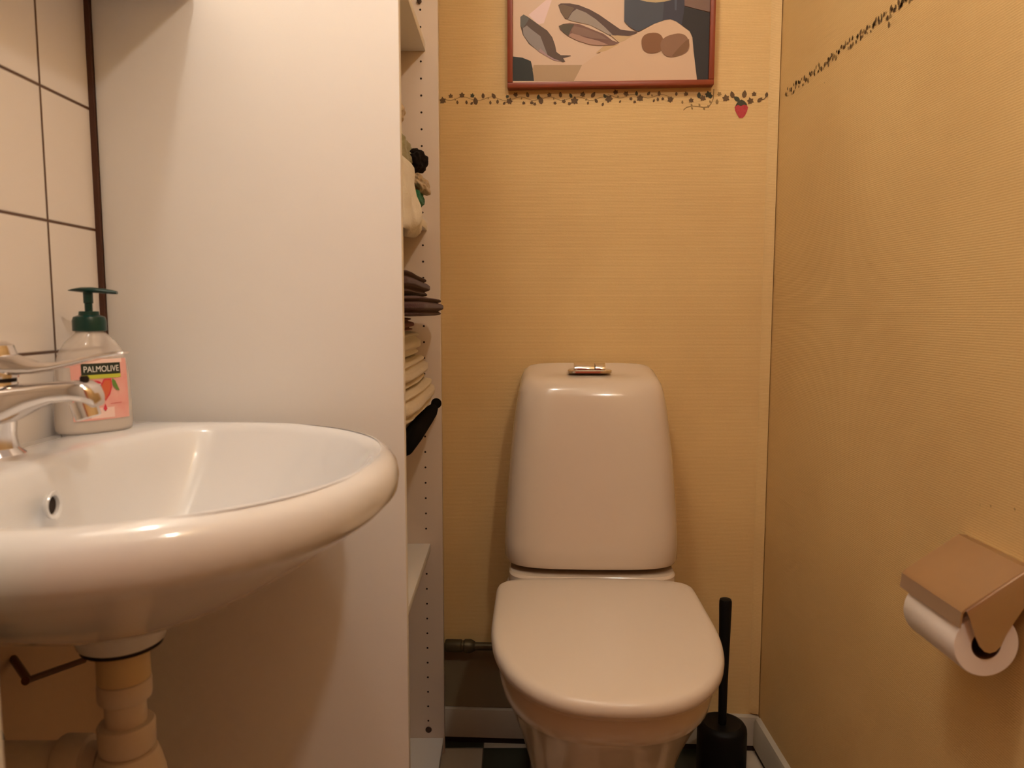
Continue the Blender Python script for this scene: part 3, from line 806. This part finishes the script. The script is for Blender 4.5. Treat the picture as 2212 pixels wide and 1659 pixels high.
b = bmesh.new(); rings = []
for i in range(48):
    z = .1175*i/47; kw, kd = bprof(z)
    rings.append([(BW*kw*spow(math.cos(a), .8), BD*kd*spow(math.sin(a), .8), z) for a in [2*PI*q/56 for q in range(56)]])
loft(b, rings); finish(b, 'bottle', plastic('clear_bottle', (.84, .76, .70, 1), .10, .42), sd, smooth=60)
b = bmesh.new(); rings = []
for i in range(18):
    z = .002 + .040*i/17; kw, kd = bprof(z)
    rings.append([((BW*kw-.002)*spow(math.cos(a), .8), (BD*kd-.002)*spow(math.sin(a), .8), z) for a in [2*PI*q/48 for q in range(48)]])
loft(b, rings); finish(b, 'soap', plastic('milky_soap', (.78, .70, .62, 1), .3, .75), sd, smooth=60)['label'] = 'milky liquid soap in the bottle'
b = bmesh.new(); tube(b, [(0, 0, .006), (0, 0, .118)], .0022, 10); finish(b, 'dip_tube', plastic('dip_tube', (.7, .65, .58, 1), .3, .6), sd)
M_TEAL = mat('teal_plastic', (.001, .033, .026, 1), .3)
b = bmesh.new(); lathe(b, [(.0165, .1178), (.0180, .1185), (.0180, .1300), (.0165, .1345), (.0110, .1365), (.0105, .1405), (.0100, .1410)], n=36); finish(b, 'pump_collar', M_TEAL, sd)
b = bmesh.new(); lathe(b, [(.0042, .1410), (.0042, .150), (.0052, .1505), (.0052, .1640)], n=24); finish(b, 'pump_stem', M_TEAL, sd)
b = bmesh.new(); rings = []
for x, zc, hh, ww in [(-.020, .1650, .0006, .003), (-.014, .1655, .0019, .009), (-.006, .1658, .0031, .0115), (.004, .1656, .0034, .0115), (.014, .1648, .0030, .0095), (.026, .1634, .0025, .0062), (.0310, .1627, .0018, .0045)]:
    rings.append([(x, ww*math.cos(a), zc + hh*math.sin(a)) for a in [2*PI*q/24 for q in range(24)]])
loft(b, rings)
bmesh.ops.transform(b, matrix=Matrix.Rotation(math.radians(-38), 4, 'Z'), verts=b.verts[:])
finish(b, 'pump_head', M_TEAL, sd)
# label, mapped on the bottle's front
lcols = [mat('label_pink', (.80, .46, .40, 1), .35, mottle=(45, .7, (.74, .24, .22))), mat('label_black', (.018, .026, .016, 1), .4), mat('label_lime', (.50, .52, .06, 1), .4),
         mat('label_white', (.85, .82, .76, 1), .4), mat('label_almond', (.62, .13, .055, 1), .4), mat('label_cherry', (.62, .035, .06, 1), .35), mat('label_leaf', (.13, .24, .05, 1), .4), mat('label_blush', (.86, .62, .56, 1), .4)]
b = bmesh.new()
def lgrid(u0, u1, z0, z1, off, mi, nu=20, nz=12, round_=0):
    V = []
    for j in range(nz+1):
        row = []
        for i in range(nu+1):
            u = u0+(u1-u0)*i/nu; z = z0+(z1-z0)*j/nz
            row.append(b.verts.new(bsurf(u, z, off)))
        V.append(row)
    for j in range(nz):
        for i in range(nu): b.faces.new((V[j][i], V[j][i+1], V[j+1][i+1], V[j+1][i])).material_index = mi
def lpoly(pts, off, mi):
    cx = sum(p[0] for p in pts)/len(pts); cz = sum(p[1] for p in pts)/len(pts)
    cv = b.verts.new(bsurf(cx, cz, off)); R = [b.verts.new(bsurf(x, z, off)) for x, z in pts]
    for i in range(len(R)): b.faces.new((cv, R[i], R[(i+1) % len(R)])).material_index = mi
def circp(cx, cz, rx, rz, n=20, rot=0): return [(cx+rx*math.cos(a)*math.cos(rot)-rz*math.sin(a)*math.sin(rot), cz+rx*math.cos(a)*math.sin(rot)+rz*math.sin(a)*math.cos(rot)) for a in [2*PI*q/n for q in range(n)]]
lgrid(-.031, .031, .016, .086, .0004, 0, 26, 20)
lgrid(-.024, .024, .0815, .0862, .0006, 7)
lgrid(-.0215, .0215, .0685, .0815, .0008, 1)
lgrid(-.0215, .0215, .0640, .0685, .0008, 2)
lgrid(-.014, .012, .018, .030, .0006, 7)
lpoly(circp(-.0075, .0555, .0068, .0062), .0010, 5)
lpoly(circp(-.0030, .0530, .0055, .0050), .0011, 7)
lpoly([(.0015, .0632), (.0095, .0632), (.0100, .053), (.0075, .045), (.0020, .0375), (-.003, .046), (-.0035, .055)], .0013, 5)
lpoly([(.0020, .0615), (.0085, .0615), (.0085, .053), (.0062, .046), (.0020, .0395), (-.0015, .047), (-.0020, .055)], .0015, 4)
lpoly([(.0110, .0635), (.0145, .0600), (.0190, .0485), (.0150, .0495), (.0115, .0545), (.0100, .0600)], .0012, 6)
lpoly([(.0015, .0345), (.0036, .0285), (.0015, .0255), (-.0008, .0285)], .0012, 5)
lpoly([(.0075, .0335), (.0210, .0340), (.0210, .0345), (.0075, .0340)], .0012, 5)
lab = finish(b, 'label', lcols, sd, smooth=70); lab['label'] = 'pink label with almond, cherry and leaf'
cu = bpy.data.curves.new('lettering', 'FONT'); cu.body = 'PALMOLIVE'; cu.size = .0098; cu.align_x = 'CENTER'; cu.align_y = 'CENTER'
tmp = bpy.data.objects.new('lettering', cu); C.objects.link(tmp)
bpy.context.view_layer.update()
me = bpy.data.meshes.new_from_object(tmp.evaluated_get(bpy.context.evaluated_depsgraph_get()))
bpy.data.objects.remove(tmp)
xs = [v.co.x for v in me.vertices]; sc = .0385/(max(xs)-min(xs)); ys = [v.co.y for v in me.vertices]; ym = (max(ys)+min(ys))/2
for v in me.vertices: v.co = bsurf(v.co.x*sc, .0750 + (v.co.y-ym), .0011)
me.materials.append(lcols[3])
lt = bpy.data.objects.new('lettering', me); C.objects.link(lt); lt.parent = lab; lt['label'] = 'white capital lettering'

# ------------------------------------------------------------------ toilet paper holder + roll
ph = thing('paper_holder', 'brushed steel toilet paper holder with cover flap on the right wall', 'paper holder', (XR, .782, H-.258))
ya, yb = -.056, .060
b = bmesh.new()   # cover: thin bent sheet
th = .0016
sec = [(-.0005, 0), (-.010, .0005), (-.070, -.0415), (-.0735, -.0455), (-.0750, -.0620), (-.0734, -.0620), (-.0720, -.0470), (-.0690, -.0434), (-.0095, -.0016), (-.0005, -.0020)]
extrude_poly(b, sec, 'Y', ya, yb, 0); finish(b, 'cover_flap', M_STEEL, ph, smooth=30)
b = bmesh.new()   # near cheek
extrude_poly(b, [(-.010, -.0015), (-.0695, -.0440), (-.0660, -.051), (-.0590, -.070), (-.0540, -.0810), (-.0485, -.0865), (-.0430, -.0880), (-.0370, -.0860), (-.0320, -.0800), (-.0270, -.066), (-.012, -.040), (-.002, -.03), (-.002, -.0015)], 'Y', ya-.0014, ya, .0003)
finish(b, 'cheek_plate', M_STEEL, ph, smooth=30)
b = bmesh.new()
tube(b, [(-.0425, ya, -.0725), (-.0425, yb-.004, -.0725)], .0032, 12); finish(b, 'roll_bar', M_STEEL, ph)
b = bmesh.new(); box(b, -.0035, -.0002, ya, yb, -.040, -.0025, .0004); finish(b, 'wall_plate', M_STEEL, ph)
b = bmesh.new()
prof_ = [(.0155, -.050), (.0330, -.050), (.0340, -.0485), (.0340, .047), (.0330, .0485), (.0155, .0485), (.0155, -.050)]
lathe(b, prof_, (0, 0, 0), 48, 'Y', False, False, mi=0)
rings = None
lathe(b, [(.0142, -.0495), (.0156, -.0495)], (0, 0, 0), 48, 'Y', False, False, mi=1)
lathe(b, [(.0144, -.0495), (.0144, .048)], (0, 0, 0), 48, 'Y', False, False, mi=1)
M_TP = mat('toilet_paper', (.80, .72, .64, 1), .9, bump=(300, .3, .0006)); M_CORE = mat('card_core', (.10, .05, .03, 1), .9)
o = finish(b, 'toilet_roll', [M_TP, M_CORE], smooth=40); o.location = (XR-.0425, .782, H-.258-.0825)
tag(o, 'white toilet paper roll hanging in the steel holder on the right wall', 'toilet paper')

# ------------------------------------------------------------------ mirror cabinet above the basin (top of the view)
mc = thing('mirror_cabinet', 'white mirror cabinet on the tiled wall above the wash basin', 'cabinet', (XL, .715, H+.400))
b = bmesh.new(); box(b, .0005, .128, -.262, .258, 0, .60, .001); finish(b, 'carcass', M_WHITE, mc)
b = bmesh.new(); box(b, .1285, .140, -.262, .258, .0, .60, .001); dr = finish(b, 'mirror_door', M_WHITE, mc)
b = bmesh.new(); box(b, .1402, .1412, -.262, .258, .018, .60, 0); finish(b, 'mirror_glass', mat('mirror_silver', (.93, .93, .92, 1), .02, metal=1.0), dr)

# ------------------------------------------------------------------ lamps
def glow(st):
    m = bpy.data.materials.new('lamp_globe'); m.use_nodes = True
    N = m.node_tree.nodes; L = m.node_tree.links
    for n in list(N): N.remove(n)
    e = N.new('ShaderNodeEmission'); o_ = N.new('ShaderNodeOutputMaterial')
    e.inputs['Color'].default_value = LAMP_COL + (1,); e.inputs['Strength'].default_value = st
    L.new(e.outputs[0], o_.inputs['Surface']); return m
for i, (x, y, z, r, st) in enumerate(LAMPS):
    lm = thing('globe_lamp', ['small round globe lamp hanging low behind the viewer', 'small round globe lamp hanging over the toilet room door'][i], 'lamp', (x, y, CEIL))
    b = bmesh.new(); lathe(b, [(.04, -.018), (.045, -.004), (.045, 0)], n=28); finish(b, 'ceiling_rose', M_WHITE, lm)
    b = bmesh.new(); tube(b, [(0, 0, -.018), (0, 0, z+r-CEIL)], .003, 8); finish(b, 'cord', M_WHITE, lm)
    b = bmesh.new(); bmesh.ops.create_uvsphere(b, u_segments=20, v_segments=12, radius=r)
    g = finish(b, 'globe', glow(st), lm, loc=(0, 0, z-CEIL))
